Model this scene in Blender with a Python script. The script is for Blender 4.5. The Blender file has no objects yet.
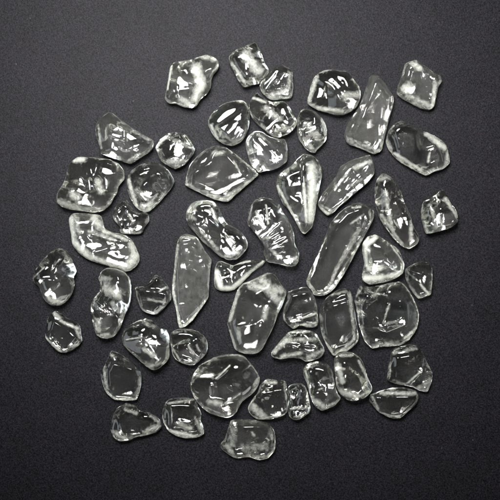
import bpy, bmesh, math, random
import numpy as np
from mathutils import Vector
from mathutils.geometry import delaunay_2d_cdt

# ------------------------------------------------------------------ scale
# One photo pixel is half a millimetre on the table; the frame is 0.25 m wide.
PX = 0.0005
CAM_D = 0.59            # camera height above the paper

scene = bpy.context.scene
col = scene.collection

# ------------------------------------------------------------------ materials
def new_mat(name):
    m = bpy.data.materials.new(name)
    m.use_nodes = True
    m.node_tree.nodes.clear()
    return m, m.node_tree.nodes, m.node_tree.links

def mat_paper():
    m, N, L = new_mat('charcoal_paper')
    out = N.new('ShaderNodeOutputMaterial')
    b = N.new('ShaderNodeBsdfPrincipled')
    tc = N.new('ShaderNodeTexCoord')
    def noise(scale, detail=2, rough=0.6):
        n = N.new('ShaderNodeTexNoise'); n.inputs['Scale'].default_value = scale
        n.inputs['Detail'].default_value = detail; n.inputs['Roughness'].default_value = rough
        mp = N.new('ShaderNodeMapping'); mp.inputs['Rotation'].default_value = (0.5+scale*0.013, 0.9-scale*0.007, 0.4+scale*0.011)
        L.new(tc.outputs['Object'], mp.inputs['Vector']); L.new(mp.outputs['Vector'], n.inputs['Vector']); return n
    def ramp(src, p0, c0, p1, c1):
        r = N.new('ShaderNodeValToRGB')
        r.color_ramp.elements[0].position = p0; r.color_ramp.elements[0].color = (*c0, 1)
        r.color_ramp.elements[1].position = p1; r.color_ramp.elements[1].color = (*c1, 1)
        L.new(src, r.inputs['Fac']); return r
    def mix(kind, fac, a, c):
        x = N.new('ShaderNodeMix'); x.data_type = 'RGBA'; x.blend_type = kind
        if isinstance(fac, float): x.inputs[0].default_value = fac
        else: L.new(fac, x.inputs[0])
        for sock, v in ((x.inputs[6], a), (x.inputs[7], c)):
            if isinstance(v, tuple): sock.default_value = (*v, 1)
            else: L.new(v, sock)
        return x.outputs[2]
    grain = noise(1350, 3, 0.75)
    fine = noise(2300, 2, 0.6)
    blot = noise(60, 4, 0.6)
    tint = noise(420, 2, 0.6)
    base = ramp(grain.outputs['Fac'], 0.36, (0.0010, 0.0010, 0.0013), 0.64, (0.0165, 0.0158, 0.0192))
    f2 = ramp(fine.outputs['Fac'], 0.36, (0.55, 0.55, 0.55), 0.64, (1.45, 1.45, 1.45))
    c = mix('MULTIPLY', 1.0, base.outputs['Color'], f2.outputs['Color'])
    b2 = ramp(blot.outputs['Fac'], 0.3, (0.88, 0.88, 0.88), 0.7, (1.10, 1.10, 1.10))
    c = mix('MULTIPLY', 1.0, c, b2.outputs['Color'])
    t2 = ramp(tint.outputs['Fac'], 0.36, (0.96, 1.0, 1.03), 0.64, (1.05, 0.98, 1.02))
    c = mix('MULTIPLY', 1.0, c, t2.outputs['Color'])
    # pale fibre flecks in the sheet
    vor = N.new('ShaderNodeTexVoronoi'); vor.inputs['Scale'].default_value = 210
    L.new(tc.outputs['Object'], vor.inputs['Vector'])
    fl = ramp(vor.outputs['Distance'], 0.03, (1, 1, 1), 0.10, (0, 0, 0))
    gate = noise(130, 1, 0.5)
    gt = ramp(gate.outputs['Fac'], 0.60, (0, 0, 0), 0.68, (1, 1, 1))
    fm = N.new('ShaderNodeMath'); fm.operation = 'MULTIPLY'
    L.new(fl.outputs['Color'], fm.inputs[0]); L.new(gt.outputs['Color'], fm.inputs[1])
    fm2 = N.new('ShaderNodeMath'); fm2.operation = 'MULTIPLY'; fm2.inputs[1].default_value = 0.55
    L.new(fm.outputs[0], fm2.inputs[0])
    c = mix('MIX', fm2.outputs[0], c, (0.10, 0.098, 0.10))
    L.new(c, b.inputs['Base Color'])
    b.inputs['Roughness'].default_value = 0.50
    b.inputs['Specular IOR Level'].default_value = 0.075
    bump = N.new('ShaderNodeBump'); bump.inputs['Strength'].default_value = 0.55
    bump.inputs['Distance'].default_value = 0.0002
    L.new(grain.outputs['Fac'], bump.inputs['Height'])
    L.new(bump.outputs['Normal'], b.inputs['Normal'])
    L.new(b.outputs['BSDF'], out.inputs['Surface'])
    return m

def mat_glass(name, tint, rough=0.05):
    """Clear tumbled glass; the 'frost' attribute marks its abraded, milky skin and painted-in highlights."""
    m, N, L = new_mat(name)
    out = N.new('ShaderNodeOutputMaterial')
    tc = N.new('ShaderNodeTexCoord')
    at = N.new('ShaderNodeAttribute'); at.attribute_name = 'frost_and_glint'
    n1 = N.new('ShaderNodeTexNoise'); n1.inputs['Scale'].default_value = 520
    n1.inputs['Detail'].default_value = 6; n1.inputs['Roughness'].default_value = 0.65
    L.new(tc.outputs['Object'], n1.inputs['Vector'])
    n2 = N.new('ShaderNodeTexNoise'); n2.inputs['Scale'].default_value = 700
    n2.inputs['Detail'].default_value = 3
    L.new(tc.outputs['Object'], n2.inputs['Vector'])
    nz = N.new('ShaderNodeMath'); nz.operation = 'MULTIPLY_ADD'     # patchy, crystalline edge to the worn skin and painted highlights
    nz.inputs[1].default_value = 0.85; nz.inputs[2].default_value = -0.55
    L.new(n1.outputs['Fac'], nz.inputs[0])
    sm = N.new('ShaderNodeMath'); sm.operation = 'ADD'
    L.new(nz.outputs[0], sm.inputs[0]); L.new(at.outputs['Fac'], sm.inputs[1])
    fr = N.new('ShaderNodeMath'); fr.operation = 'MULTIPLY'; fr.use_clamp = True; fr.inputs[1].default_value = 1.15
    L.new(sm.outputs[0], fr.inputs[0])
    hz = N.new('ShaderNodeAttribute'); hz.attribute_name = 'haze'        # faint milkiness of the whole piece
    hm = N.new('ShaderNodeMapRange'); hm.inputs['From Min'].default_value = 0.3; hm.inputs['From Max'].default_value = 0.7
    hm.inputs['To Min'].default_value = 0.35; hm.inputs['To Max'].default_value = 1.65
    L.new(n1.outputs['Fac'], hm.inputs['Value'])
    hq = N.new('ShaderNodeMath'); hq.operation = 'MULTIPLY'
    L.new(hz.outputs['Fac'], hq.inputs[0]); L.new(hm.outputs['Result'], hq.inputs[1])
    fh = N.new('ShaderNodeMath'); fh.operation = 'MAXIMUM'
    L.new(fr.outputs[0], fh.inputs[0]); L.new(hq.outputs[0], fh.inputs[1])
    ro = N.new('ShaderNodeMath'); ro.operation = 'MULTIPLY_ADD'
    ro.inputs[1].default_value = 0.35; ro.inputs[2].default_value = rough
    hr = N.new('ShaderNodeMath'); hr.operation = 'MULTIPLY_ADD'; hr.inputs[1].default_value = 3.5
    L.new(hz.outputs['Fac'], hr.inputs[0]); L.new(fr.outputs[0], hr.inputs[2])
    L.new(hr.outputs[0], ro.inputs[0])
    g = N.new('ShaderNodeBsdfPrincipled')
    g.inputs['Base Color'].default_value = (*tint, 1)
    g.inputs['Transmission Weight'].default_value = 1.0
    g.inputs['IOR'].default_value = 1.52
    L.new(ro.outputs[0], g.inputs['Roughness'])
    bump = N.new('ShaderNodeBump'); bump.inputs['Strength'].default_value = 0.10
    bump.inputs['Distance'].default_value = 0.0004
    ad = N.new('ShaderNodeMath'); ad.operation = 'MULTIPLY_ADD'; ad.inputs[1].default_value = 0.35
    L.new(n2.outputs['Fac'], ad.inputs[0]); L.new(n1.outputs['Fac'], ad.inputs[2])
    L.new(ad.outputs[0], bump.inputs['Height'])
    L.new(bump.outputs['Normal'], g.inputs['Normal'])
    d = N.new('ShaderNodeBsdfDiffuse'); d.inputs['Color'].default_value = (0.86, 0.885, 0.81, 1)
    tr = N.new('ShaderNodeBsdfTranslucent'); tr.inputs['Color'].default_value = (0.84, 0.88, 0.75, 1)
    ms = N.new('ShaderNodeMixShader'); ms.inputs[0].default_value = 0.35
    L.new(d.outputs[0], ms.inputs[1]); L.new(tr.outputs[0], ms.inputs[2])
    mx = N.new('ShaderNodeMixShader')
    L.new(fh.outputs[0], mx.inputs[0]); L.new(g.outputs[0], mx.inputs[1]); L.new(ms.outputs[0], mx.inputs[2])
    L.new(mx.outputs[0], out.inputs['Surface'])
    return m

M_PAPER = mat_paper()
M_GLASS = {
    'clear': mat_glass('clear_glass', (0.98, 0.99, 0.952)),
    'warm': mat_glass('faintly_yellow_glass', (0.975, 0.975, 0.925)),
    'cool': mat_glass('faintly_blue_glass', (0.97, 0.985, 1.0)),
}

# ------------------------------------------------------------------ geometry helpers
def catmull(pts, step):
    """Closed smooth curve through pts, resampled at an even step."""
    P = np.array(pts, float); n = len(P); out = []
    for i in range(n):
        p0, p1, p2, p3 = P[i-1], P[i], P[(i+1) % n], P[(i+2) % n]
        for k in range(16):
            t = k/16
            out.append(0.5*((2*p1)+(-p0+p2)*t+(2*p0-5*p1+4*p2-p3)*t*t+(-p0+3*p1-3*p2+p3)*t**3))
    Q = np.array(out)
    seg = np.linalg.norm(np.roll(Q, -1, 0)-Q, axis=1); cum = np.concatenate([[0], np.cumsum(seg)])
    m = max(24, int(cum[-1]/step)); s = np.linspace(0, cum[-1], m, endpoint=False)
    Qc = np.vstack([Q, Q[:1]])
    return np.stack([np.interp(s, cum, Qc[:, 0]), np.interp(s, cum, Qc[:, 1])], 1)

def seg_dist(P, a, b):
    a = np.array(a, float); b = np.array(b, float); ab = b-a; L2 = (ab**2).sum()
    t = np.clip(((P-a)@ab)/L2, 0, 1) if L2 > 1e-9 else np.zeros(len(P))
    return np.linalg.norm(P-(a+t[:, None]*ab), axis=1)

def poly_dist(P, poly):
    d = np.full(len(P), 1e9)
    for i in range(len(poly)):
        d = np.minimum(d, seg_dist(P, poly[i], poly[(i+1) % len(poly)]))
    return d

def inside(P, poly):
    x, y = P[:, 0], P[:, 1]; r = np.zeros(len(P), bool)
    n = len(poly)
    for i in range(n):
        x1, y1 = poly[i]; x2, y2 = poly[(i+1) % n]
        c = ((y1 > y) != (y2 > y))
        with np.errstate(divide='ignore', invalid='ignore'):
            xi = (x2-x1)*(y-y1)/(y2-y1+1e-12)+x1
        r ^= (c & (x < xi))
    return r

def smin(a, b, k):
    h = np.clip(0.5+0.5*(b-a)/k, 0, 1)
    return b*(1-h)+a*h-k*h*(1-h)

def wobble(P, rng, wl, n=7):
    v = np.zeros(len(P))
    for _ in range(n):
        a = rng.uniform(0, 2*math.pi); f = 2*math.pi/(wl*rng.uniform(0.7, 1.5)); ph = rng.uniform(0, 6.28)
        v += np.sin((P[:, 0]*math.cos(a)+P[:, 1]*math.sin(a))*f+ph)
    return v/math.sqrt(n)

def side(P, d, inr, H, rng, r_edge, power, table, nfac, slope, bumps, dents, ridges, cen, lump, flo=0.55, crk=0.0):
    u = np.clip(d/r_edge, 0, 1)
    z = H*(1-(1-u)**power)**(1/power)
    size = inr*2
    if table is not None:
        T = np.array(table, float)
        s = poly_dist(P, T); s = np.where(inside(P, T), -s, s)
        z = smin(z, H*0.93-np.maximum(s, 0)*slope, 0.5)
    for k in range(nfac):                       # ground-off facets
        a = rng.uniform(0, 2*math.pi); sl = rng.uniform(0.12, 0.75)
        off = rng.uniform(0.05, 0.75)*inr
        pl = H*rng.uniform(0.86, 1.0)-sl*((P[:, 0]-cen[0])*math.cos(a)+(P[:, 1]-cen[1])*math.sin(a)-off)
        z = smin(z, pl, 0.45)
    for (x, y, r, dep) in dents:
        q = ((P[:, 0]-x)**2+(P[:, 1]-y)**2)/(r*r)
        z = z-dep*np.exp(-q*1.6)*u
    for (x1, y1, x2, y2, w, h) in ridges:
        q = seg_dist(P, (x1, y1), (x2, y2))/w
        z = z+h*np.exp(-q*q*1.5)*u
    if crk > 0:
        c1 = 1-np.abs(np.sin(wobble(P, rng, max(9.0, size*0.6), 5)*1.7+rng.uniform(0, 6)))
        z = z+crk*(c1**2.0-0.3)*u
    z = z+lump*wobble(P, rng, size*0.55)*u*H*0.06
    z = z+bumps*wobble(P, rng, max(5.0, size*0.22))*u*0.075
    floor = H*flo*(1-(1-u)**power)**(1/power)
    return -smin(-z, -floor, 0.8)

def build_stone(spec):
    rng = np.random.default_rng(spec['seed'])
    poly = spec['poly']
    O = catmull(poly, 0.85)
    ln = np.array(poly, float); ln = np.vstack([ln, ln[:1]])
    cum = np.concatenate([[0], np.cumsum(np.linalg.norm(np.diff(ln, axis=0), axis=1))])
    fine = np.stack([np.interp(np.linspace(0, cum[-1], 900), cum, ln[:, k]) for k in (0, 1)], 1)
    nearp = np.array([fine[np.argmin(((fine-v)**2).sum(1))] for v in O])
    O = 0.55*O+0.45*nearp                                  # keep the chipped corners
    tn = np.roll(O, -1, 0)-np.roll(O, 1, 0); tn /= np.linalg.norm(tn, axis=1)[:, None]+1e-9
    nick = np.minimum(wobble(O, rng, 5.0, 6), 0.4)*0.15
    O = O+np.stack([tn[:, 1], -tn[:, 0]], 1)*nick[:, None]*np.sign(0.5*np.sum(O[:, 0]*np.roll(O[:, 1], -1)-np.roll(O[:, 0], -1)*O[:, 1]))
    area2 = 0.5*np.sum(O[:, 0]*np.roll(O[:, 1], -1)-np.roll(O[:, 0], -1)*O[:, 1])
    if area2 < 0: O = O[::-1]
    tan = np.roll(O, -1, 0)-np.roll(O, 1, 0); tan /= np.linalg.norm(tan, axis=1)[:, None]+1e-9
    nin = np.stack([-tan[:, 1], tan[:, 0]], 1)              # inward
    pts = [O]
    for k, dd in enumerate((0.10, 0.32, 0.68, 1.2, 1.9)):
        Q = O+nin*dd
        Q = Q[::1] if k < 3 else Q[::1]
        ok = inside(Q, O) & (poly_dist(Q, O) > dd*0.93)
        pts.append(Q[ok])
    h = 0.95
    lo, hi = O.min(0), O.max(0); g = []
    j = 0; y = lo[1]
    while y < hi[1]:
        xs = np.arange(lo[0]+(h/2 if j % 2 else 0), hi[0], h)
        g.append(np.stack([xs, np.full(len(xs), y)], 1)); y += h*0.866; j += 1
    G = np.vstack(g)+rng.uniform(-0.1, 0.1, (sum(len(a) for a in g), 2))
    G = G[inside(G, O)]; G = G[poly_dist(G, O) > 2.5]
    pts.append(G)
    P = np.vstack(pts); n0 = len(O)
    c = P.mean(0)
    res = delaunay_2d_cdt([Vector((float(a-c[0]), float(b-c[1]))) for a, b in P],
                          [(i, (i+1) % n0) for i in range(n0)], [], 1, 1e-5)
    V = np.array([(v.x, v.y) for v in res[0]])+c
    F = [tuple(f) for f in res[2]]
    d = poly_dist(V, O)
    isb = d < 1e-3
    inr = d.max(); cen = V[np.argmax(d)]
    tab = spec['table'] is not None and spec['nf'] <= 1
    H = spec['H'] if spec['H'] else (min(0.42*inr+4.0, 10.5) if tab else min(0.72*inr+3.5, 16.0))
    Ht, Hb = H*0.95, H*0.62
    re_t = spec['re'] if spec['re'] else max(3.0, inr*(0.34 if tab else 0.6))
    zt = side(V, d, inr, Ht, rng, re_t, 2.0, spec['table'], spec['nf'], spec['slope'], spec['bump'], spec['dents'], spec['ridges'], cen, spec['lump'], 0.6, spec['crk']*0.3)
    zb = side(V, d, inr, Hb, rng, max(2.5, inr*(0.34 if tab else 0.55)), 2.0, None, 0 if spec['flat'] else spec['nfb'], 0.5, spec['bump']*0.6, (), (), cen, 0.5 if spec['flat'] else 1.2, 0.6 if spec['flat'] else 0.35, spec['crk']*0.8)
    if tab:                                        # the polished faces are not quite level
        gx, gy = rng.uniform(-0.04, 0.04), rng.uniform(0.09, 0.12)
        tl = gx*(V[:, 0]-cen[0])+gy*(V[:, 1]-cen[1])
        ut = np.clip(d/re_t, 0, 1)
        zt = np.maximum(zt-ut*tl, 0.3*Ht*ut); zb = np.maximum(zb+ut*tl*0.8, 0.3*Hb*ut)
    # soften creases a little
    nb = [[] for _ in range(len(V))]
    E = set()
    for f in F:
        for a, b in ((f[0], f[1]), (f[1], f[2]), (f[2], f[0])):
            E.add((min(a, b), max(a, b)))
    E = np.array(list(E))
    deg = np.zeros(len(V)); np.add.at(deg, E[:, 0], 1); np.add.at(deg, E[:, 1], 1)
    inner = np.clip((d-1.6)/1.2, 0, 1)
    for it in range(spec['smooth']):
        for arr in (zt, zb):
            s = np.zeros(len(V)); np.add.at(s, E[:, 0], arr[E[:, 1]]); np.add.at(s, E[:, 1], arr[E[:, 0]])
            arr += inner*0.5*(s/np.maximum(deg, 1)-arr)
    zt[isb] = 0; zb[isb] = 0
    base = zb.max()
    # frosted skin, and bright glints painted in as the same white
    fr = np.zeros(len(V))
    for (x1, y1, x2, y2, w, a) in spec['frost_and_glint']:
        q = seg_dist(V, (x1, y1), (x2, y2))/w
        fr = np.maximum(fr, a*np.exp(-q**2*1.2))
    # worn, milky rim band with painted edge light, stronger on the lower flank
    near = np.array([np.argmin(((O-v)**2).sum(1)) for v in V])
    outn = -nin[near]; ra = math.radians(spec['rimdir'])
    w_dir = 0.42+0.58*np.clip(0.35+outn[:, 0]*math.cos(ra)+outn[:, 1]*math.sin(ra), 0, 1)
    brk = np.clip(0.85+0.5*wobble(V, rng, 14.0, 5), 0.1, 1.4)
    rimw = (1.4+0.13*inr) if tab else (1.1+0.09*inr)
    fr = np.maximum(np.minimum(fr*spec['fg']*1.12, 0.85), spec['rim']*w_dir*brk*np.exp(-(d/rimw)**2))
    fr_t = fr
    fr_b = fr*0.15
    k_persp = 1-(base*PX)/CAM_D
    def world(xy, z):
        return ((xy[0]-250)*PX*k_persp, (250-xy[1])*PX*k_persp, z*PX)
    loc = world(cen, 0)
    verts = []; frost_and_glint = []
    idx_t = {}; idx_b = {}
    for i in range(len(V)):
        w = world(V[i], base+zt[i]+0.3); idx_t[i] = len(verts)
        verts.append((w[0]-loc[0], w[1]-loc[1], w[2])); frost_and_glint.append(fr_t[i])
    for i in range(len(V)):
        if isb[i]: idx_b[i] = idx_t[i]; continue
        w = world(V[i], base-zb[i]+0.3); idx_b[i] = len(verts)
        verts.append((w[0]-loc[0], w[1]-loc[1], w[2])); frost_and_glint.append(fr_b[i])
    faces = []
    for f in F:
        a, b, cc = f
        ar = (V[b][0]-V[a][0])*(V[cc][1]-V[a][1])-(V[b][1]-V[a][1])*(V[cc][0]-V[a][0])
        if abs(ar) < 1e-9: continue
        if ar > 0: a, b, cc = a, cc, b        # y flips between photo and table
        faces.append((idx_t[a], idx_t[b], idx_t[cc]))
        fb = (idx_b[a], idx_b[cc], idx_b[b])
        if not (isb[a] and isb[b] and isb[cc]): faces.append(fb)
    me = bpy.data.meshes.new('glass_pebble')
    me.from_pydata(verts, [], faces); me.update()
    at = me.attributes.new('frost_and_glint', 'FLOAT', 'POINT'); at.data.foreach_set('value', np.array(frost_and_glint, np.float32))
    ah = me.attributes.new('haze', 'FLOAT', 'POINT'); ah.data.foreach_set('value', np.array([max(spec['th']*0.8, spec['haze']*0.05) if i < len(V) else spec['haze']*0.17 for i in range(len(verts))], np.float32))
    me.shade_smooth()
    me.materials.append(M_GLASS[spec['mat']])
    o = bpy.data.objects.new('glass_pebble', me); col.objects.link(o)
    o.location = loc
    o['label'] = spec['label']; o['category'] = 'glass pebble'; o['group'] = 'clear glass pebbles spread on charcoal paper'
    return o

# ------------------------------------------------------------------ the pebbles, traced one by one
# each: origin and scale of the tracing grid, outline, then its facets and milky spots of wear and painted highlights in the same grid
S = []
def peb(label, ox, oy, k, pts, table=None, frost_and_glint=(), dents=(), ridges=(), nf=4, nfb=7, H=None, re=None, slope=0.9,
        bump=1.0, lump=1.0, mat='clear', haze=0.06, hazeb=0.0, seed=None, smooth=1, crk=None, rim=0.36, rimdir=80, th=0.0, fg=0.9):
    cv = lambda p: (ox+p[0]/k, oy+p[1]/k)
    S.append(dict(label=label, poly=[cv(p) for p in pts], table=[cv(p) for p in table] if table else None,
        frost_and_glint=[(*cv(f[:2]), *cv(f[2:4]), f[4]/k, f[5]) for f in frost_and_glint],
        dents=[(*cv(f[:2]), f[2]/k, f[3]) for f in dents],
        ridges=[(*cv(f[:2]), *cv(f[2:4]), f[4]/k, f[5]) for f in ridges],
        nf=nf, nfb=nfb, H=H, re=re, slope=slope, bump=bump, lump=lump, mat=mat, haze=haze, hazeb=hazeb,
        seed=seed if seed is not None else 100+len(S), smooth=smooth, crk=crk if crk is not None else (0.1 if (table and nf == 0) else 0.75), flat=bool(table and nf == 0), rim=rim, rimdir=rimdir, th=th, fg=fg))

#PEBBLES
# ---- top row
peb('milky jagged pebble standing apart at the upper left of the pile', 150, 30, 5,
    [(125,160),(165,155),(205,148),(250,133),(290,125),(330,143),(347,172),(338,200),(318,222),(308,250),(303,290),(285,320),(255,345),(232,380),(205,392),(165,385),(130,370),(95,368),(75,345),(82,300),(92,240),(100,190)],
    frost_and_glint=[(235,200,250,250,32,.5),(260,270,230,350,28,.5),(260,140,320,150,18,.35),(90,300,110,185,8,.6),(160,350,200,375,18,.4)], ridges=[(140,290,140,360,8,1.0),(220,180,250,260,22,1.5)], haze=0.12, fg=1.15, th=0.03)
peb('cloudy angular pebble in the topmost row, touching a smaller squarish pebble at its lower right', 220, 35, 5,
    [(45,110),(80,75),(130,55),(175,40),(195,65),(210,100),(225,140),(245,175),(235,205),(205,240),(165,250),(120,262),(95,235),(70,185),(48,145)],
    frost_and_glint=[(130,110,190,190,32,.5),(60,150,120,240,10,.55),(120,245,200,235,9,.4)], mat='warm', haze=0.08)
peb('small squarish pebble with pale lower rim, between the cloudy angular pebble and the bright-centred one', 220, 35, 5,
    [(245,190),(265,165),(305,155),(345,168),(362,190),(365,240),(365,290),(350,318),(310,322),(260,325),(225,305),(203,275),(200,240),(225,215)],
    frost_and_glint=[(330,280,250,310,20,.4),(345,190,345,270,12,.4)], table=[(250,200),(330,180),(335,250),(240,265)], nf=1, haze=0.08)
peb('oval pebble crossed by slanting ridges, below and right of the milky jagged pebble', 160, 30, 3.125,
    [(150,285),(165,258),(200,230),(240,220),(265,225),(280,255),(278,300),(265,335),(245,355),(215,362),(180,345),(158,315)],
    table=[(190,310),(255,265),(265,300),(225,345)], ridges=[(165,290,245,240,5,.8),(180,305,258,258,5,.7)], dents=[(185,285,14,1.2)], frost_and_glint=[(160,300,180,340,6,.5),(190,330,230,350,10,.25)], nf=2, haze=0.06)
peb('faceted pebble with a bright middle, directly below the small squarish pebble of the top row', 160, 30, 3.125,
    [(278,232),(300,198),(318,208),(345,224),(390,225),(415,260),(428,290),(410,318),(375,335),(350,332),(325,312),(300,290),(283,265)],
    frost_and_glint=[(330,250,370,280,14,.4),(290,215,330,230,5,.5),(360,320,400,315,9,.35)], mat='warm', nf=4, haze=0.04)
peb('domed glassy pebble with a thin bright streak on top, below the bright-centred faceted pebble', 240, 120, 5,
    [(35,88),(70,58),(110,60),(145,80),(185,93),(222,98),(235,128),(236,200),(212,225),(180,245),(130,255),(90,262),(55,225),(40,180),(28,130)],
    ridges=[(105,90,190,185,16,2.2)], nf=1, frost_and_glint=[(90,80,120,100,14,.3)], re=9, bump=.6, lump=.6, mat='cool', haze=0.14, th=0.03)
peb('small bumpy pebble with a pointed lower end, just above the long tooth-shaped pebble', 0, 0, 1,
    [(302,110),(312,110),(320,116),(326,125),(327,136),(324,143),(317,150),(314.5,153),(308,151),(302,144),(297.5,136),(297,125),(298,117)],
    bump=2.6, frost_and_glint=[(305,125,316,138,6,.3),(322,120,325,135,2.5,.5),(303,140,312,149,3,.4)], haze=0.05)
peb('thick pebble with amber lower edge and dark oval hollow, left of the grey-faced slab', 290, 50, 5,
    [(95,215),(105,170),(125,130),(165,105),(210,98),(250,105),(290,110),(320,150),(345,185),(355,225),(340,275),(310,305),(265,325),(225,325),(180,312),(140,302),(110,285),(85,265)],
    dents=[(245,180,50,3.0)], ridges=[(200,140,270,215,16,1.4)], frost_and_glint=[(95,255,130,140,14,.5),(130,290,260,315,13,.5),(270,240,340,230,26,.4),(200,100,150,115,10,.45)], mat='warm', haze=0.04)
peb('tall flat slab with a wide grey polished face, at the upper right', 300, 40, 3.125,
    [(210,138),(218,115),(232,109),(249,114),(266,137),(291,175),(292,200),(278,250),(265,300),(255,345),(230,357),(190,340),(150,325),(138,300),(145,270),(165,235),(185,205),(200,165)],
    table=[(226,138),(246,142),(275,180),(262,240),(247,310),(228,338),(180,315),(165,295),(195,235)], nf=0, frost_and_glint=[(275,190,250,330,6,.35),(150,310,240,348,9,.3)], bump=.5, lump=.4, slope=1.3, haze=0.14, th=0.055)
peb('pale kite-shaped pebble with a bright round spot, alone at the top right', 370, 40, 5,
    [(175,120),(205,105),(235,102),(275,130),(320,165),(350,180),(360,205),(340,240),(330,290),(320,335),(295,350),(250,342),(200,315),(160,295),(133,268),(140,225),(155,190),(165,150)],
    dents=[(190,245,34,2.2)], frost_and_glint=[(185,250,185,250,36,.55),(210,125,240,150,20,.45),(320,220,310,330,16,.4),(180,280,290,330,18,.3)], nf=1, table=[(185,140),(230,130),(320,190),(300,310),(250,320),(170,270)], haze=0.12, fg=1.15, th=0.045)
peb('egg-shaped pebble with a frosted white right end, right of the tall grey-faced slab', 370, 110, 5,
    [(90,110),(115,75),(155,55),(200,72),(250,98),(300,118),(350,145),(380,175),(395,220),(398,265),(365,295),(320,310),(280,328),(245,315),(200,290),(155,265),(120,235),(90,195),(78,160)],
    frost_and_glint=[(280,125,370,190,20,.6),(385,210,385,270,14,.45),(120,220,260,310,10,.5),(290,220,285,260,9,.5)], table=[(120,100),(180,85),(290,150),(350,220),(330,280),(250,280),(150,220)], nf=1, haze=0.05)
# ---- second row
peb('wedge of glass with cracked interior and pointed right end, at the upper left', 30, 30, 3.125,
    [(245,258),(262,262),(290,285),(320,305),(350,325),(385,345),(388,362),(375,380),(345,400),(315,418),(280,408),(250,398),(222,385),(215,355),(205,325),(208,295),(225,272)],
    table=[(240,285),(270,285),(320,320),(365,352),(330,385),(300,400),(245,380),(228,330)], ridges=[(250,330,310,350,5,.7),(300,300,300,345,4,.7),(300,345,305,390,4,.6)], frost_and_glint=[(252,335,300,352,3,.3),(306,318,309,352,3,.25),(215,300,225,370,6,.35),(325,320,375,345,7,.35),(310,410,345,390,6,.35)], bump=1.5, haze=0.1, th=0.03)
peb("small round crinkled pebble just right of the cracked wedge's point", 120, 100, 5,
    [(178,240),(200,200),(240,168),(285,162),(330,172),(355,205),(375,240),(370,265),(345,300),(315,330),(275,345),(235,325),(205,305),(190,270)],
    frost_and_glint=[(190,230,230,190,14,.5),(280,210,330,230,18,.3),(250,310,320,310,20,.35),(345,240,370,245,8,.4)], bump=2.0, nf=4, haze=0.07)
peb('broad lumpy pebble with a dirty yellow lower edge, leftmost above the kidney-shaped pebble', 0, 0, 1,
    [(70,163),(78,157),(88,157),(100,158),(110,159.6),(119,164),(124,171),(124.5,179),(119,186),(117,194),(115,196),(111,204),(103,211),(93,213),(82,211),(72,210),(62,207),(57,202),(57,195),(59,190),(65,180),(68,168)],
    frost_and_glint=[(60,203,80,209,4.5,.5),(80,209,100,210,3.5,.4),(76,160,84,160,4,.55),(75,195,80,199,6,.4),(99,182,102,192,4,.5)], mat='warm', dents=[(93,178,9,1.5),(68,180,5,1.0)], ridges=[(86,166,95,196,4,1.8),(105,195,113,180,3,1.2)], crk=1.7, haze=0.08)
peb('rounded pebble lying against the right side of the broad lumpy pebble', 0, 0, 1,
    [(127,178),(132,170),(142,164),(154,161.6),(164,166),(170,172),(174.6,181),(172,188),(166,195),(158,204),(150,211),(145,212.5),(139,210),(134,205),(129.5,197),(127,187)],
    table=[(133,176),(150,168),(167,178),(165,188),(150,198),(137,190)], nf=1, frost_and_glint=[(129,180,137,206,2.5,.5),(138,190,150,200,5,.3),(143,207,152,203,4,.4)], haze=0.08)
peb('small dark six-sided pebble tucked in the bend of the white-rimmed kidney-shaped pebble', 50, 180, 5,
    [(312,175),(325,140),(345,118),(375,98),(388,104),(415,145),(445,165),(470,162),(490,170),(495,205),(475,235),(455,268),(400,270),(355,265),(345,230),(325,205)],
    table=[(340,165),(380,130),(450,180),(450,220),(400,250),(360,240)], ridges=[(390,165,420,195,9,1.3),(420,195,395,225,9,1.3)], frost_and_glint=[(400,170,420,215,9,.4),(350,250,430,262,7,.3)], nf=0, haze=0.04)
peb('bent kidney-shaped pebble with a thick white frosted rim, at the left', 50, 180, 5,
    [(95,200),(115,168),(150,166),(210,170),(250,176),(265,205),(275,240),(310,260),(370,272),(405,295),(430,335),(448,385),(440,420),(410,448),(375,458),(330,450),(290,430),(230,412),(185,395),(140,360),(112,320),(105,270)],
    frost_and_glint=[(108,195,120,310,24,.6),(120,310,200,385,24,.65),(200,385,370,440,20,.6),(400,430,430,380,30,.6),(410,320,430,380,18,.55),(225,190,255,230,25,.55),(270,255,390,300,11,.5),(130,180,150,260,20,.35),(205,255,330,300,16,.35)],
    ridges=[(215,275,395,310,14,2.2),(210,370,330,330,10,1.5)], nf=0, H=11, haze=0.15, fg=0.98, th=0.035)
peb('wide pebble with a large smooth grey top and notched upper rim, left of centre', 180, 120, 5,
    [(30,290),(45,230),(75,190),(130,145),(185,128),(235,140),(285,175),(330,212),(375,248),(392,275),(365,300),(330,330),(285,370),(240,408),(195,404),(160,393),(100,365),(50,340),(25,325)],
    table=[(65,270),(150,215),(180,150),(220,160),(300,260),(320,290),(180,360),(130,355),(60,330)], nf=0, slope=1.2, frost_and_glint=[(170,170,210,170,20,.35),(270,210,300,265,8,.4),(120,360,190,385,14,.35),(210,395,300,340,12,.35),(30,250,35,320,8,.3)], ridges=[(255,190,295,262,10,1.0)], haze=0.1, th=0.02)
peb('long tooth-shaped pebble with a milky right lobe, tapering downward', 0, 0, 1,
    [(303,154),(311,155),(317,159),(321,166),(322,176),(320,186),(317,202),(315,216),(312,227),(305,234),(301,232),(297,224),(293,217),(288,209),(283,204),(279,196),(277,190),(276.5,183),(278,176),(284,170),(292,165),(298,158)],
    frost_and_glint=[(311,168,312,182,6,.45),(312,182,310,220,5,.6),(277,186,294,218,1.5,.5),(303,185,306,222,2,.5)], ridges=[(302,165,306,225,2.5,1.8),(280,178,302,172,3,1.0)], dents=[(292,195,8,2.0)], nf=1, haze=0.06, fg=1.15)
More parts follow.
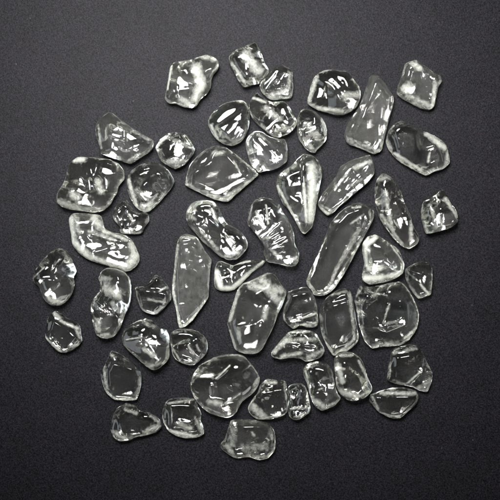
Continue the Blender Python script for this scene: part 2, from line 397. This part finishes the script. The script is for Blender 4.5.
peb('slanting ribbed slab with a bright upper end, right of the tooth-shaped pebble', 310, 140, 5,
    [(38,318),(60,270),(95,225),(130,180),(150,135),(190,108),(240,90),(296,74),(310,95),(324,148),(318,175),(290,212),(240,254),(190,298),(150,330),(113,366),(85,378),(50,345)],
    table=[(120,235),(190,145),(290,115),(305,170),(220,250),(110,330),(80,320)], frost_and_glint=[(220,140,300,110,16,.5),(120,250,190,160,12,.4),(200,230,250,200,14,.3),(60,330,100,350,9,.35)], ridges=[(180,260,290,140,10,.9),(120,260,210,140,8,.8)], nf=0, bump=1.4, haze=0.12, th=0.05)
peb('long bumpy finger of glass with a yellowish top, right of the long oblong pebble', 0, 0, 1,
    [(374.5,188),(377,179),(382,173.5),(388,175),(396,182),(401,192),(405,204),(410,215),(413,226),(419,237),(417,244),(409,249),(401,246),(392,237),(384,226),(378,215),(375,202)],
    frost_and_glint=[(378,180,388,177,5,.3),(384,192,386,208,3,.4),(388,215,392,230,3,.4),(410,222,410,240,3,.4),(380,215,402,245,2.2,.4)], ridges=[(385,190,388,212,4,1.6),(395,215,405,240,4,1.4)], dents=[(396,200,5,1.2),(386,224,4,1.0)], mat='warm', bump=2.0, haze=0.05)
peb('small crumpled triangular pebble standing alone at the far right', 300, 180, 3.125,
    [(378,90),(385,68),(410,55),(442,30),(455,42),(470,70),(490,100),(492,130),(470,150),(430,162),(395,168),(383,140),(378,115)],
    frost_and_glint=[(400,80,420,150,10,.3),(450,60,485,115,9,.55),(385,130,395,165,5,.35),(425,110,440,150,6,.4)], bump=2.8, nf=4, ridges=[(445,45,480,115,6,1.5)], haze=0.05)
# ---- middle rows, left
peb('twin-lobed pebble at the far left, left of the tall pinched pebble', 25, 240, 5,
    [(40,190),(55,145),(85,105),(120,65),(165,42),(205,50),(230,80),(245,120),(258,155),(245,185),(248,220),(240,260),(215,300),(180,325),(135,328),(100,300),(80,260),(70,232),(48,212)],
    frost_and_glint=[(130,290,170,305,20,.5),(45,195,110,135,6,.4),(165,120,190,95,6,.35),(120,320,210,300,7,.4)], ridges=[(150,150,190,90,9,1.4),(100,195,160,200,8,1.2)], dents=[(200,190,30,1.6),(80,140,18,1.2)], nf=2, haze=0.05)
peb('small hexagonal pebble with a white beaded rim, lowest at the far left edge', 25, 290, 6.25,
    [(128,245),(135,195),(160,150),(190,130),(225,145),(270,177),(315,196),(345,225),(352,275),(358,315),(335,350),(290,378),(250,392),(210,385),(165,345),(130,300)],
    table=[(190,195),(260,235),(300,265),(325,290),(295,330),(250,355),(200,340),(165,290)], nf=0, slope=1.2, frost_and_glint=[(185,140,220,175,16,.5),(230,190,335,240,14,.5),(130,290,230,385,10,.6),(290,350,345,340,16,.5),(325,250,350,300,10,.4)], crk=.6, haze=0.06)
peb('tall pinched pebble with a cloudy bright middle, directly below the kidney-shaped pebble', 80, 250, 5,
    [(95,140),(110,105),(140,88),(190,94),(230,115),(252,150),(258,200),(250,270),(225,325),(212,365),(195,400),(165,435),(125,443),(90,430),(70,390),(60,340),(52,290),(68,240),(100,195)],
    frost_and_glint=[(140,190,200,220,34,.45),(110,140,150,140,22,.3),(100,350,100,400,22,.35),(170,270,200,300,24,.3),(90,425,150,420,12,.35)], ridges=[(75,240,160,310,10,1.6),(160,310,205,350,8,1.0)], dents=[(80,300,18,1.4)], bump=1.6, crk=.9, haze=0.1)
peb('small thin chip with a dark curled top edge, right of the tall pinched pebble', 80, 250, 5,
    [(278,185),(320,180),(350,160),(375,125),(400,130),(420,155),(440,180),(458,215),(455,250),(425,285),(385,322),(345,318),(310,300),(290,260),(280,220)],
    table=[(300,215),(390,210),(430,220),(400,270),(370,300),(320,285)], frost_and_glint=[(350,245,420,260,9,.35),(285,220,310,295,5,.35),(400,205,430,185,7,.5),(350,310,390,315,7,.4)], ridges=[(285,195,380,205,8,1.2),(385,145,440,185,8,1.0)], bump=1.6, nf=0, haze=0.06)
peb('long flat shard with a rough grey face and a pale green left edge', 150, 230, 5,
    [(130,85),(145,40),(180,18),(230,32),(245,48),(280,110),(308,150),(300,210),(297,290),(290,340),(255,395),(215,450),(175,485),(150,490),(140,470),(130,400),(112,330),(110,270),(120,200),(125,140)],
    table=[(165,70),(230,60),(275,130),(285,200),(280,300),(240,380),(170,460),(150,400),(140,290),(140,200),(150,120)], nf=0, slope=1.2, H=9, re=3.5, crk=.5,
    frost_and_glint=[(140,75,128,180,11,.5),(128,180,118,300,10,.45),(118,300,148,470,10,.45),(150,35,220,40,12,.4),(295,150,290,320,5,.3),(280,350,180,475,5,.35)], bump=1.3, mat='clear', smooth=2, ridges=[(175,139,210,108,4,0.35),(156,116,198,80,4,-0.3),(245,324,273,300,4,0.25),(190,328,243,283,4,-0.3),(172,370,225,324,4,-0.3),(245,164,277,137,4,0.25),(253,379,307,332,4,-0.3),(156,280,202,239,4,0.25),(176,179,206,153,4,0.25),(250,112,281,85,4,0.25),(255,347,295,313,4,-0.3),(198,191,235,158,4,0.35),(183,338,204,320,4,0.35),(203,389,243,354,4,0.25),(204,206,264,154,4,0.35),(153,366,198,327,4,-0.3)], haze=0.08, th=0.07)
peb('leaning pebble with long grooves down its face, above the white-edged dart-shaped chip', 170, 180, 5,
    [(80,165),(95,130),(130,105),(180,100),(220,108),(245,140),(262,180),(290,220),(330,240),(360,265),(385,300),(390,335),(365,370),(335,396),(295,402),(255,385),(210,350),(165,310),(125,265),(95,230),(80,195)],
    frost_and_glint=[(160,260,240,350,14,.35),(210,150,240,210,14,.35),(280,380,340,360,16,.4),(110,180,130,200,10,.35)], ridges=[(130,230,260,370,12,1.5),(200,200,320,320,14,1.8)], dents=[(340,270,22,2.0),(160,160,18,1.4)], nf=2, haze=0.08)
peb('small dart-shaped chip with a chalky white lower edge, at the centre of the pile', 210, 250, 5,
    [(25,90),(35,62),(55,54),(85,66),(120,76),(175,52),(240,46),(276,52),(265,75),(220,105),(180,145),(150,178),(110,204),(60,206),(27,190),(20,140)],
    frost_and_glint=[(32,110,55,190,18,.7),(55,192,120,192,16,.7),(120,185,190,125,15,.65),(190,120,265,60,9,.6),(110,75,200,55,6,.5)], dents=[(75,110,26,2.4)], nf=0, H=8, haze=0.08, fg=1.15)
peb('large tall pebble with a milky rounded head, below the white-edged dart-shaped chip', 0, 0, 1,
    [(260,276),(269,272.5),(276,276),(281,284),(286,290),(285.5,297),(282,306),(278,314),(274,326),(267,340),(262,349),(257,353),(251,354),(243,353),(235,349),(232,341),(229,331),(227,322),(229,314),(233,303),(237,291),(242,284),(249,281)],
    frost_and_glint=[(252,285,280,290,6,.35),(262,280,278,300,6,.38),(230,320,238,292,2.4,.4),(266,308,264,318,4,.3),(238,327,240,340,3,.25),(240,351,256,352,2.5,.4),(230,330,236,349,1.8,.4)], ridges=[(255,345,268,308,4,1.0)], dents=[(267,281,5,1.5)], nf=1, bump=1.6, seed=977, haze=0.08, fg=1.15, th=0.015)
peb("tall pebble banded by several fine cross ridges, left of the tooth-shaped pebble's tip", 230, 180, 5,
    [(85,190),(95,145),(125,100),(170,85),(215,98),(250,125),(268,165),(290,195),(310,235),(322,280),(325,320),(345,360),(345,400),(325,430),(290,432),(240,420),(185,408),(170,375),(168,330),(145,290),(115,255),(90,225)],
    ridges=[(170,290,285,190,7,1.5),(170,320,300,240,7,1.4),(200,330,290,285,6,1.2),(165,130,190,220,10,1.6),(190,400,330,390,8,1.2)], frost_and_glint=[(130,160,160,230,14,.35),(180,130,190,220,7,.45),(210,350,240,390,16,.35),(300,400,335,385,12,.5),(95,200,110,130,6,.4),(165,295,200,285,10,.4)], bump=1.6, nf=1, haze=0.06)
peb('longest pebble, a slanting oblong with a dark left flank and pale right edge', 290, 200, 5,
    [(205,112),(240,70),(290,30),(335,13),(380,20),(416,50),(420,85),(400,130),(365,195),(325,270),(285,345),(240,418),(205,458),(160,478),(115,472),(95,440),(80,410),(85,385),(120,310),(155,230),(190,150)],
    table=[(225,130),(280,70),(340,50),(370,75),(340,140),(280,240),(215,370),(160,430),(115,410),(140,340),(180,240)], nf=0, slope=1.2, frost_and_glint=[(340,150,250,310,16,.4),(250,310,190,440,12,.4),(300,120,360,75,8,.35),(395,50,400,110,9,.35),(310,40,350,35,8,.4)], ridges=[(260,300,350,100,14,1.0)], bump=.7, lump=.6, haze=0.07, th=0.02)
# ---- middle rows, right
peb('white rounded triangular pebble resting against the top of the big dark clear pebble', 350, 220, 5,
    [(62,120),(85,85),(125,72),(160,90),(200,115),(240,145),(262,190),(270,230),(262,268),(220,296),(150,316),(95,322),(62,300),(60,270),(70,215),(62,165)],
    frost_and_glint=[(75,125,125,85,16,.6),(70,140,80,230,9,.5),(75,290,150,290,24,.65),(150,290,255,260,14,.55),(90,245,150,240,16,.4),(200,130,260,210,7,.4)], dents=[(105,205,18,1.8)], ridges=[(140,130,220,230,6,.9),(160,200,230,250,7,.9)], bump=2.2, nf=2, haze=0.12, fg=1.15, th=0.03)
peb('small clear pyramid-like chip at the right, beside the white triangular pebble', 350, 220, 5,
    [(274,250),(305,225),(355,208),(400,215),(412,250),(410,320),(405,370),(385,382),(345,395),(322,375),(292,330),(276,290)],
    table=[(330,270),(360,270),(355,290)], slope=.5, ridges=[(350,270,385,370,6,1.4),(285,245,350,270,6,1.2)], frost_and_glint=[(350,320,395,375,8,.55),(285,260,330,300,8,.2),(325,370,345,388,6,.4)], nf=0, haze=0.06)
peb('big dark clear pebble with a curved bright ridge inside, below the white triangular pebble', 340, 270, 5,
    [(80,190),(72,155),(88,100),(106,72),(112,78),(150,84),(210,74),(262,62),(302,58),(330,82),(356,120),(385,180),(395,225),(385,290),(350,345),(300,376),(245,382),(200,385),(160,392),(125,360),(105,310),(90,260)],
    table=[(130,120),(230,160),(300,180),(310,260),(230,290),(120,270),(100,200)], ridges=[(245,165,205,260,10,1.6),(130,285,300,270,8,1.4),(300,150,325,220,8,1.2)], frost_and_glint=[(240,170,210,260,8,.4),(220,265,310,250,12,.25),(320,340,380,290,9,.5),(80,130,105,90,10,.3),(130,105,230,125,6,.3)], nf=1, hazeb=.01, crk=1.1, haze=0.06)
peb('upright rounded slab with a flat grey face, left of the big dark clear pebble', 270, 270, 5,
    [(247,200),(265,160),(300,125),(345,97),(385,94),(410,120),(418,170),(428,230),(438,290),(443,345),(425,375),(385,405),(340,425),(315,426),(288,390),(265,340),(252,290),(247,240)],
    table=[(275,215),(310,175),(375,155),(392,240),(405,300),(360,350),(320,380),(285,330),(275,270)], nf=0, slope=1.4, frost_and_glint=[(395,115,408,230,14,.4),(408,230,420,340,14,.35),(420,345,330,420,12,.35),(310,125,380,105,10,.3)], bump=.7, haze=0.05, th=0.012)
peb("squat pebble with wavy white lines across its lower half, below the longest pebble's end", 270, 270, 5,
    [(88,112),(130,95),(175,84),(203,100),(228,150),(238,200),(240,262),(228,283),(190,288),(150,280),(115,293),(75,260),(64,225),(72,180),(86,150)],
    table=[(100,130),(190,110),(215,200),(110,240),(85,200)], ridges=[(90,245,160,250,8,1.3),(160,250,230,225,8,1.3),(140,275,230,250,7,1.0)], frost_and_glint=[(95,245,150,252,6,.5),(160,240,225,215,8,.5),(150,275,230,262,9,.4)], nf=0, bump=.8, haze=0.06, th=0.012)
peb('wide low pebble with a bright crusted surface, below the squat wavy-lined pebble', 270, 270, 5,
    [(5,410),(45,360),(90,312),(140,297),(200,302),(235,322),(258,365),(274,400),(255,435),(215,452),(180,458),(150,443),(100,438),(50,446),(10,433)],
    frost_and_glint=[(20,410,80,345,14,.45),(80,350,220,340,18,.35),(60,430,150,410,16,.4),(190,430,260,400,16,.4),(90,310,200,305,6,.4)], ridges=[(70,370,220,380,8,1.5),(90,320,210,315,8,1.2)], dents=[(150,330,22,1.4)], bump=2.2, nf=2, haze=0.07)
# ---- lower rows
peb('dark five-sided pebble with one slanting bright edge, at the lower right', 350, 330, 5,
    [(205,115),(225,90),(290,72),(330,78),(360,110),(390,170),(412,215),(405,270),(385,308),(345,303),(310,285),(270,276),(225,268),(185,248),(190,190),(198,150)],
    table=[(225,135),(290,125),(340,190),(300,240),(265,260),(205,240)], ridges=[(285,265,350,200,10,1.7)], frost_and_glint=[(290,255,345,205,7,.55),(215,110,330,90,12,.3),(340,290,400,250,18,.35),(195,240,200,160,5,.35)], nf=1, haze=0.05)
peb('half-moon pebble with a frosted straight top edge, below the dark five-sided pebble', 350, 330, 5,
    [(102,322),(150,304),(210,289),(268,286),(328,304),(342,330),(330,370),(290,405),(250,442),(205,440),(150,415),(120,385),(97,355)],
    table=[(125,330),(310,328),(310,350),(250,410),(200,415),(150,385)], nf=0, slope=1.3, frost_and_glint=[(150,312,320,312,13,.5),(110,330,140,395,7,.4),(150,410,250,435,7,.5),(260,425,330,350,6,.3)], haze=0.07)
peb('pebble with a milky left side and shattered looking top, below the upright rounded slab', 280, 330, 5,
    [(270,160),(285,122),(330,108),(370,116),(405,145),(425,190),(440,240),(460,290),(440,325),(400,348),(350,352),(310,330),(283,285),(274,220)],
    frost_and_glint=[(285,170,305,250,16,.55),(300,300,380,325,24,.5),(380,330,445,300,12,.4),(390,150,440,250,9,.5),(300,125,360,120,10,.4)], bump=2.4, nf=3, mat='warm', dents=[(360,150,18,1.6)], haze=0.08)
peb('upright oval pebble with a dark notch and frosted foot, left of the shattered looking pebble', 280, 330, 5,
    [(115,195),(135,170),(180,157),(225,162),(252,185),(265,215),(272,260),(286,310),(303,340),(275,375),(240,392),(205,402),(170,375),(150,330),(135,270),(118,230)],
    frost_and_glint=[(160,340,220,385,22,.45),(220,385,290,350,12,.4),(125,200,150,310,7,.35),(190,290,205,285,7,.5),(210,230,250,240,16,.15)], dents=[(185,250,24,2.2)], nf=2, haze=0.08)
peb('small wrinkled pebble wedged between the clear cube-like pebble and the upright oval one', 280, 330, 5,
    [(42,285),(70,268),(110,268),(130,287),(143,330),(150,370),(150,405),(115,435),(80,450),(48,432),(40,395),(46,340)],
    bump=2.6, ridges=[(60,310,60,350,8,1.2),(70,390,130,370,7,1.4)], frost_and_glint=[(60,385,130,380,10,.35),(70,430,130,415,8,.35),(50,300,90,275,6,.3)], nf=3, haze=0.04)
peb('cube-like clear pebble with a frosted lower left face, right of the biggest round pebble', 210, 370, 5,
    [(255,68),(285,45),(320,48),(375,56),(386,95),(398,130),(392,190),(378,218),(340,238),(285,246),(235,244),(197,215),(192,180),(215,142),(240,105)],
    table=[(260,110),(370,90),(380,180),(330,210),(285,200)], frost_and_glint=[(215,180,260,225,26,.45),(260,240,370,220,8,.5),(270,60,330,60,10,.4),(370,65,385,170,7,.35)], bump=1.8, nf=1, haze=0.05)
peb('yellow-green tinted pebble with a bluish upper half, lowest in the pile', 210, 370, 5,
    [(75,340),(90,290),(105,252),(150,246),(220,248),(290,266),(320,300),(328,345),(325,400),(290,440),(245,450),(195,435),(130,440),(90,420),(55,390),(55,365)],
    frost_and_glint=[(120,280,110,370,22,.35),(90,380,110,410,18,.5),(170,380,270,380,34,.3),(300,290,310,340,14,.35),(200,430,300,430,12,.35),(210,300,220,320,10,.4)], mat='warm', table=[(120,275),(280,275),(285,340),(220,350),(130,380)], dents=[(280,380,14,1.2)], nf=1, haze=0.09, th=0.02)
peb('biggest round pebble with a greenish rim and a bright slanting ridge', 180, 330, 5,
    [(85,190),(130,155),(190,130),(250,120),(310,125),(345,155),(380,200),(400,245),(385,290),(355,325),(310,360),(280,415),(245,436),(200,432),(150,415),(112,388),(72,340),(52,285),(55,250)],
    ridges=[(180,235,260,165,10,2.2),(215,365,300,310,10,1.6),(160,270,165,310,12,1.2)], frost_and_glint=[(182,235,250,170,5,.6),(150,350,200,360,22,.45),(215,365,300,312,8,.4),(60,260,150,160,12,.2),(375,270,390,240,14,.5),(100,370,240,425,7,.35)], dents=[(130,300,30,1.4),(320,230,40,1.5)], nf=1, H=15, mat='warm', hazeb=.015, crk=1.3, haze=0.07)
peb("dark round pebble with a faint reddish glint, touching the biggest round pebble's upper left", 110, 310, 5,
    [(310,110),(345,94),(390,94),(440,106),(472,130),(488,165),(486,210),(462,238),(425,272),(390,274),(345,258),(317,230),(303,170),(302,130)],
    table=[(330,170),(370,140),(440,140),(470,190),(440,240),(370,240)], frost_and_glint=[(395,175,420,215,10,.4),(435,170,450,200,9,.35),(310,180,350,250,7,.4),(320,110,380,105,9,.25)], ridges=[(395,170,415,220,8,1.2)], nf=1, haze=0.05)
peb('smooth nugget with a dark hollow and bright diagonal band, left of the reddish-glint pebble', 110, 310, 5,
    [(60,130),(75,92),(120,62),(175,42),(215,53),(245,88),(283,98),(297,130),(298,175),(297,235),(278,265),(245,293),(215,300),(180,280),(130,235),(85,195),(65,165)],
    dents=[(120,105,30,2.6),(265,135,24,2.2)], ridges=[(85,145,170,125,7,1.0),(165,150,215,215,14,1.6)], frost_and_glint=[(180,190,225,220,16,.5),(160,130,230,180,18,.25),(85,145,165,130,5,.5),(200,280,260,260,14,.4),(170,60,230,80,14,.3),(70,170,170,265,6,.35)], nf=1, haze=0.05)
peb('dark flat-topped pebble with a notched upper left rim, above the pebble with a tail', 90, 340, 4.1667,
    [(45,145),(65,95),(90,45),(125,57),(165,82),(205,117),(216,150),(211,200),(195,248),(150,253),(100,247),(68,220),(55,190)],
    table=[(85,130),(105,95),(190,120),(200,165),(180,225),(115,225),(90,190)], nf=0, slope=1.3, frost_and_glint=[(60,110,75,200,9,.4),(75,215,100,240,9,.45),(105,245,190,242,7,.45),(90,60,110,70,10,.35),(205,180,195,235,6,.3)], haze=0.05)
peb('pebble with a bulging tail to its right, at the lower left end of the pile', 90, 340, 4.1667,
    [(95,320),(110,287),(150,262),(185,272),(210,294),(250,302),(290,330),(299,360),(275,385),(230,398),(190,405),(160,420),(120,422),(95,400),(85,370)],
    table=[(125,320),(165,285),(205,310),(215,370),(140,380)], frost_and_glint=[(150,285,200,300,9,.4),(100,380,150,405,15,.4),(230,380,285,355,14,.4),(255,315,290,340,8,.4),(130,370,140,385,7,.4)], ridges=[(230,380,285,350,8,1.0)], dents=[(235,335,16,1.2)], nf=0, haze=0.06)
peb('rounded square pebble with a white chipped lower edge, left of the biggest round pebble', 90, 340, 4.1667,
    [(300,310),(315,262),(340,243),(400,240),(438,247),(450,275),(464,305),(462,330),(473,365),(473,392),(435,408),(380,406),(335,385),(310,350)],
    table=[(340,265),(430,265),(445,310),(420,340),(345,350)], frost_and_glint=[(375,345,420,365,16,.5),(330,375,440,400,9,.6),(440,320,465,380,9,.4),(320,260,430,246,6,.4),(342,280,345,340,4,.4)], ridges=[(380,335,440,345,12,1.2)], nf=0, haze=0.05)

# keep neighbours from running into each other: later outlines give way to earlier ones
def separate():
    dense = [catmull(s['poly'], 1.2) for s in S]
    big = [catmull(s['poly'], 0.6) for s in S]
    for j in range(len(S)):
        for i in range(len(S)):
            if i == j: continue
            P = np.array(S[j]['poly']); B = big[i]
            if (P.min(0) > B.max(0)+2).any() or (P.max(0) < B.min(0)-2).any(): continue
            cB = B.mean(0)
            P = dense[j]
            ins = inside(P, B); dist = np.array([np.min(np.linalg.norm(B-p, axis=1)) for p in P])
            bad = ins | (dist < 0.35)
            if not bad.any(): continue
            if j < i and not ins.any(): continue
            P = P.copy()
            cP = P.mean(0)
            for q in np.where(bad)[0]:
                nn = B[np.argmin(np.linalg.norm(B-P[q], axis=1))]
                di = (cP-nn); di = di/(np.linalg.norm(di)+1e-9)
                out = nn-P[q] if ins[q] else P[q]-nn
                L_ = np.linalg.norm(out)
                dirn = out/L_ if L_ > 0.05 else di
                P[q] = nn+dirn*0.45
            dense[j] = P; S[j]['poly'] = [tuple(p) for p in P]
            big[j] = catmull(S[j]['poly'], 0.6)
separate()
for s in S:
    build_stone(s)

# ------------------------------------------------------------------ the sheet of paper
bm = bmesh.new()
bmesh.ops.create_grid(bm, x_segments=8, y_segments=8, size=0.45)
me = bpy.data.meshes.new('paper_surface'); bm.to_mesh(me); bm.free()
paper = bpy.data.objects.new('paper_surface', me); col.objects.link(paper)
paper['kind'] = 'structure'; paper['label'] = 'charcoal grey sheet of paper under the pebbles'
me.materials.append(M_PAPER)

# ------------------------------------------------------------------ light
w = bpy.data.worlds.new('World'); scene.world = w; w.use_nodes = True
bg = w.node_tree.nodes['Background']
bg.inputs['Color'].default_value = (0.95, 0.98, 1.0, 1); bg.inputs['Strength'].default_value = 0.006

def aim(o, target):
    o.rotation_euler = (Vector(target)-o.location).to_track_quat('-Z', 'Y').to_euler()

sp = bpy.data.lights.new('flash_lamp', 'SPOT')
sp.energy = 41.0; sp.shadow_soft_size = 0.11; sp.spot_size = math.radians(56); sp.spot_blend = 1.0
sp.color = (1.0, 0.985, 0.97)
so = bpy.data.objects.new('flash_lamp', sp); col.objects.link(so)
so.location = (-0.06, 0.205, 0.52); aim(so, (-0.003, 0.082, 0))

def rim_fill(name, loc, target, sx, sy, energy, color):  # unseen soft lamps, added to light up the glass rims
    a = bpy.data.lights.new(name, 'AREA'); a.shape = 'RECTANGLE'; a.size = sx; a.size_y = sy
    a.energy = energy; a.color = color
    o = bpy.data.objects.new(name, a); col.objects.link(o); o.location = loc; aim(o, target)
rim_fill('cool_rim_fill', (-0.75, -0.15, 0.35), (0, 0, 0), 0.5, 0.4, 1.5, (0.88, 0.95, 1.0))  # added bluish fill from the left for brighter rims
rim_fill('warm_rim_fill', (0.45, -0.75, 0.30), (0, 0, 0), 0.35, 0.3, 1.6, (1.0, 0.97, 0.92))  # added warm fill from below the frame for edge glints

# ------------------------------------------------------------------ camera
cd = bpy.data.cameras.new('camera'); cam = bpy.data.objects.new('camera', cd); col.objects.link(cam)
cd.sensor_width = 36; cd.lens = 36*CAM_D/0.25; cd.clip_start = 0.01; cd.clip_end = 20
cam.location = (0, 0, CAM_D); cam.rotation_euler = (0, 0, 0)
scene.camera = cam

scene.render.engine = 'CYCLES'
cy = scene.cycles
cy.max_bounces = 24; cy.transmission_bounces = 20; cy.glossy_bounces = 12; cy.diffuse_bounces = 4
cy.caustics_reflective = True; cy.caustics_refractive = True
cy.blur_glossy = 0.3
cy.sample_clamp_indirect = 0
cy.use_denoising = True
try: cy.denoiser = 'OPENIMAGEDENOISE'
except Exception: pass
scene.view_settings.view_transform = 'Standard'; scene.view_settings.look = 'None'
scene.view_settings.exposure = 0; scene.view_settings.gamma = 1
scene.render.film_transparent = False
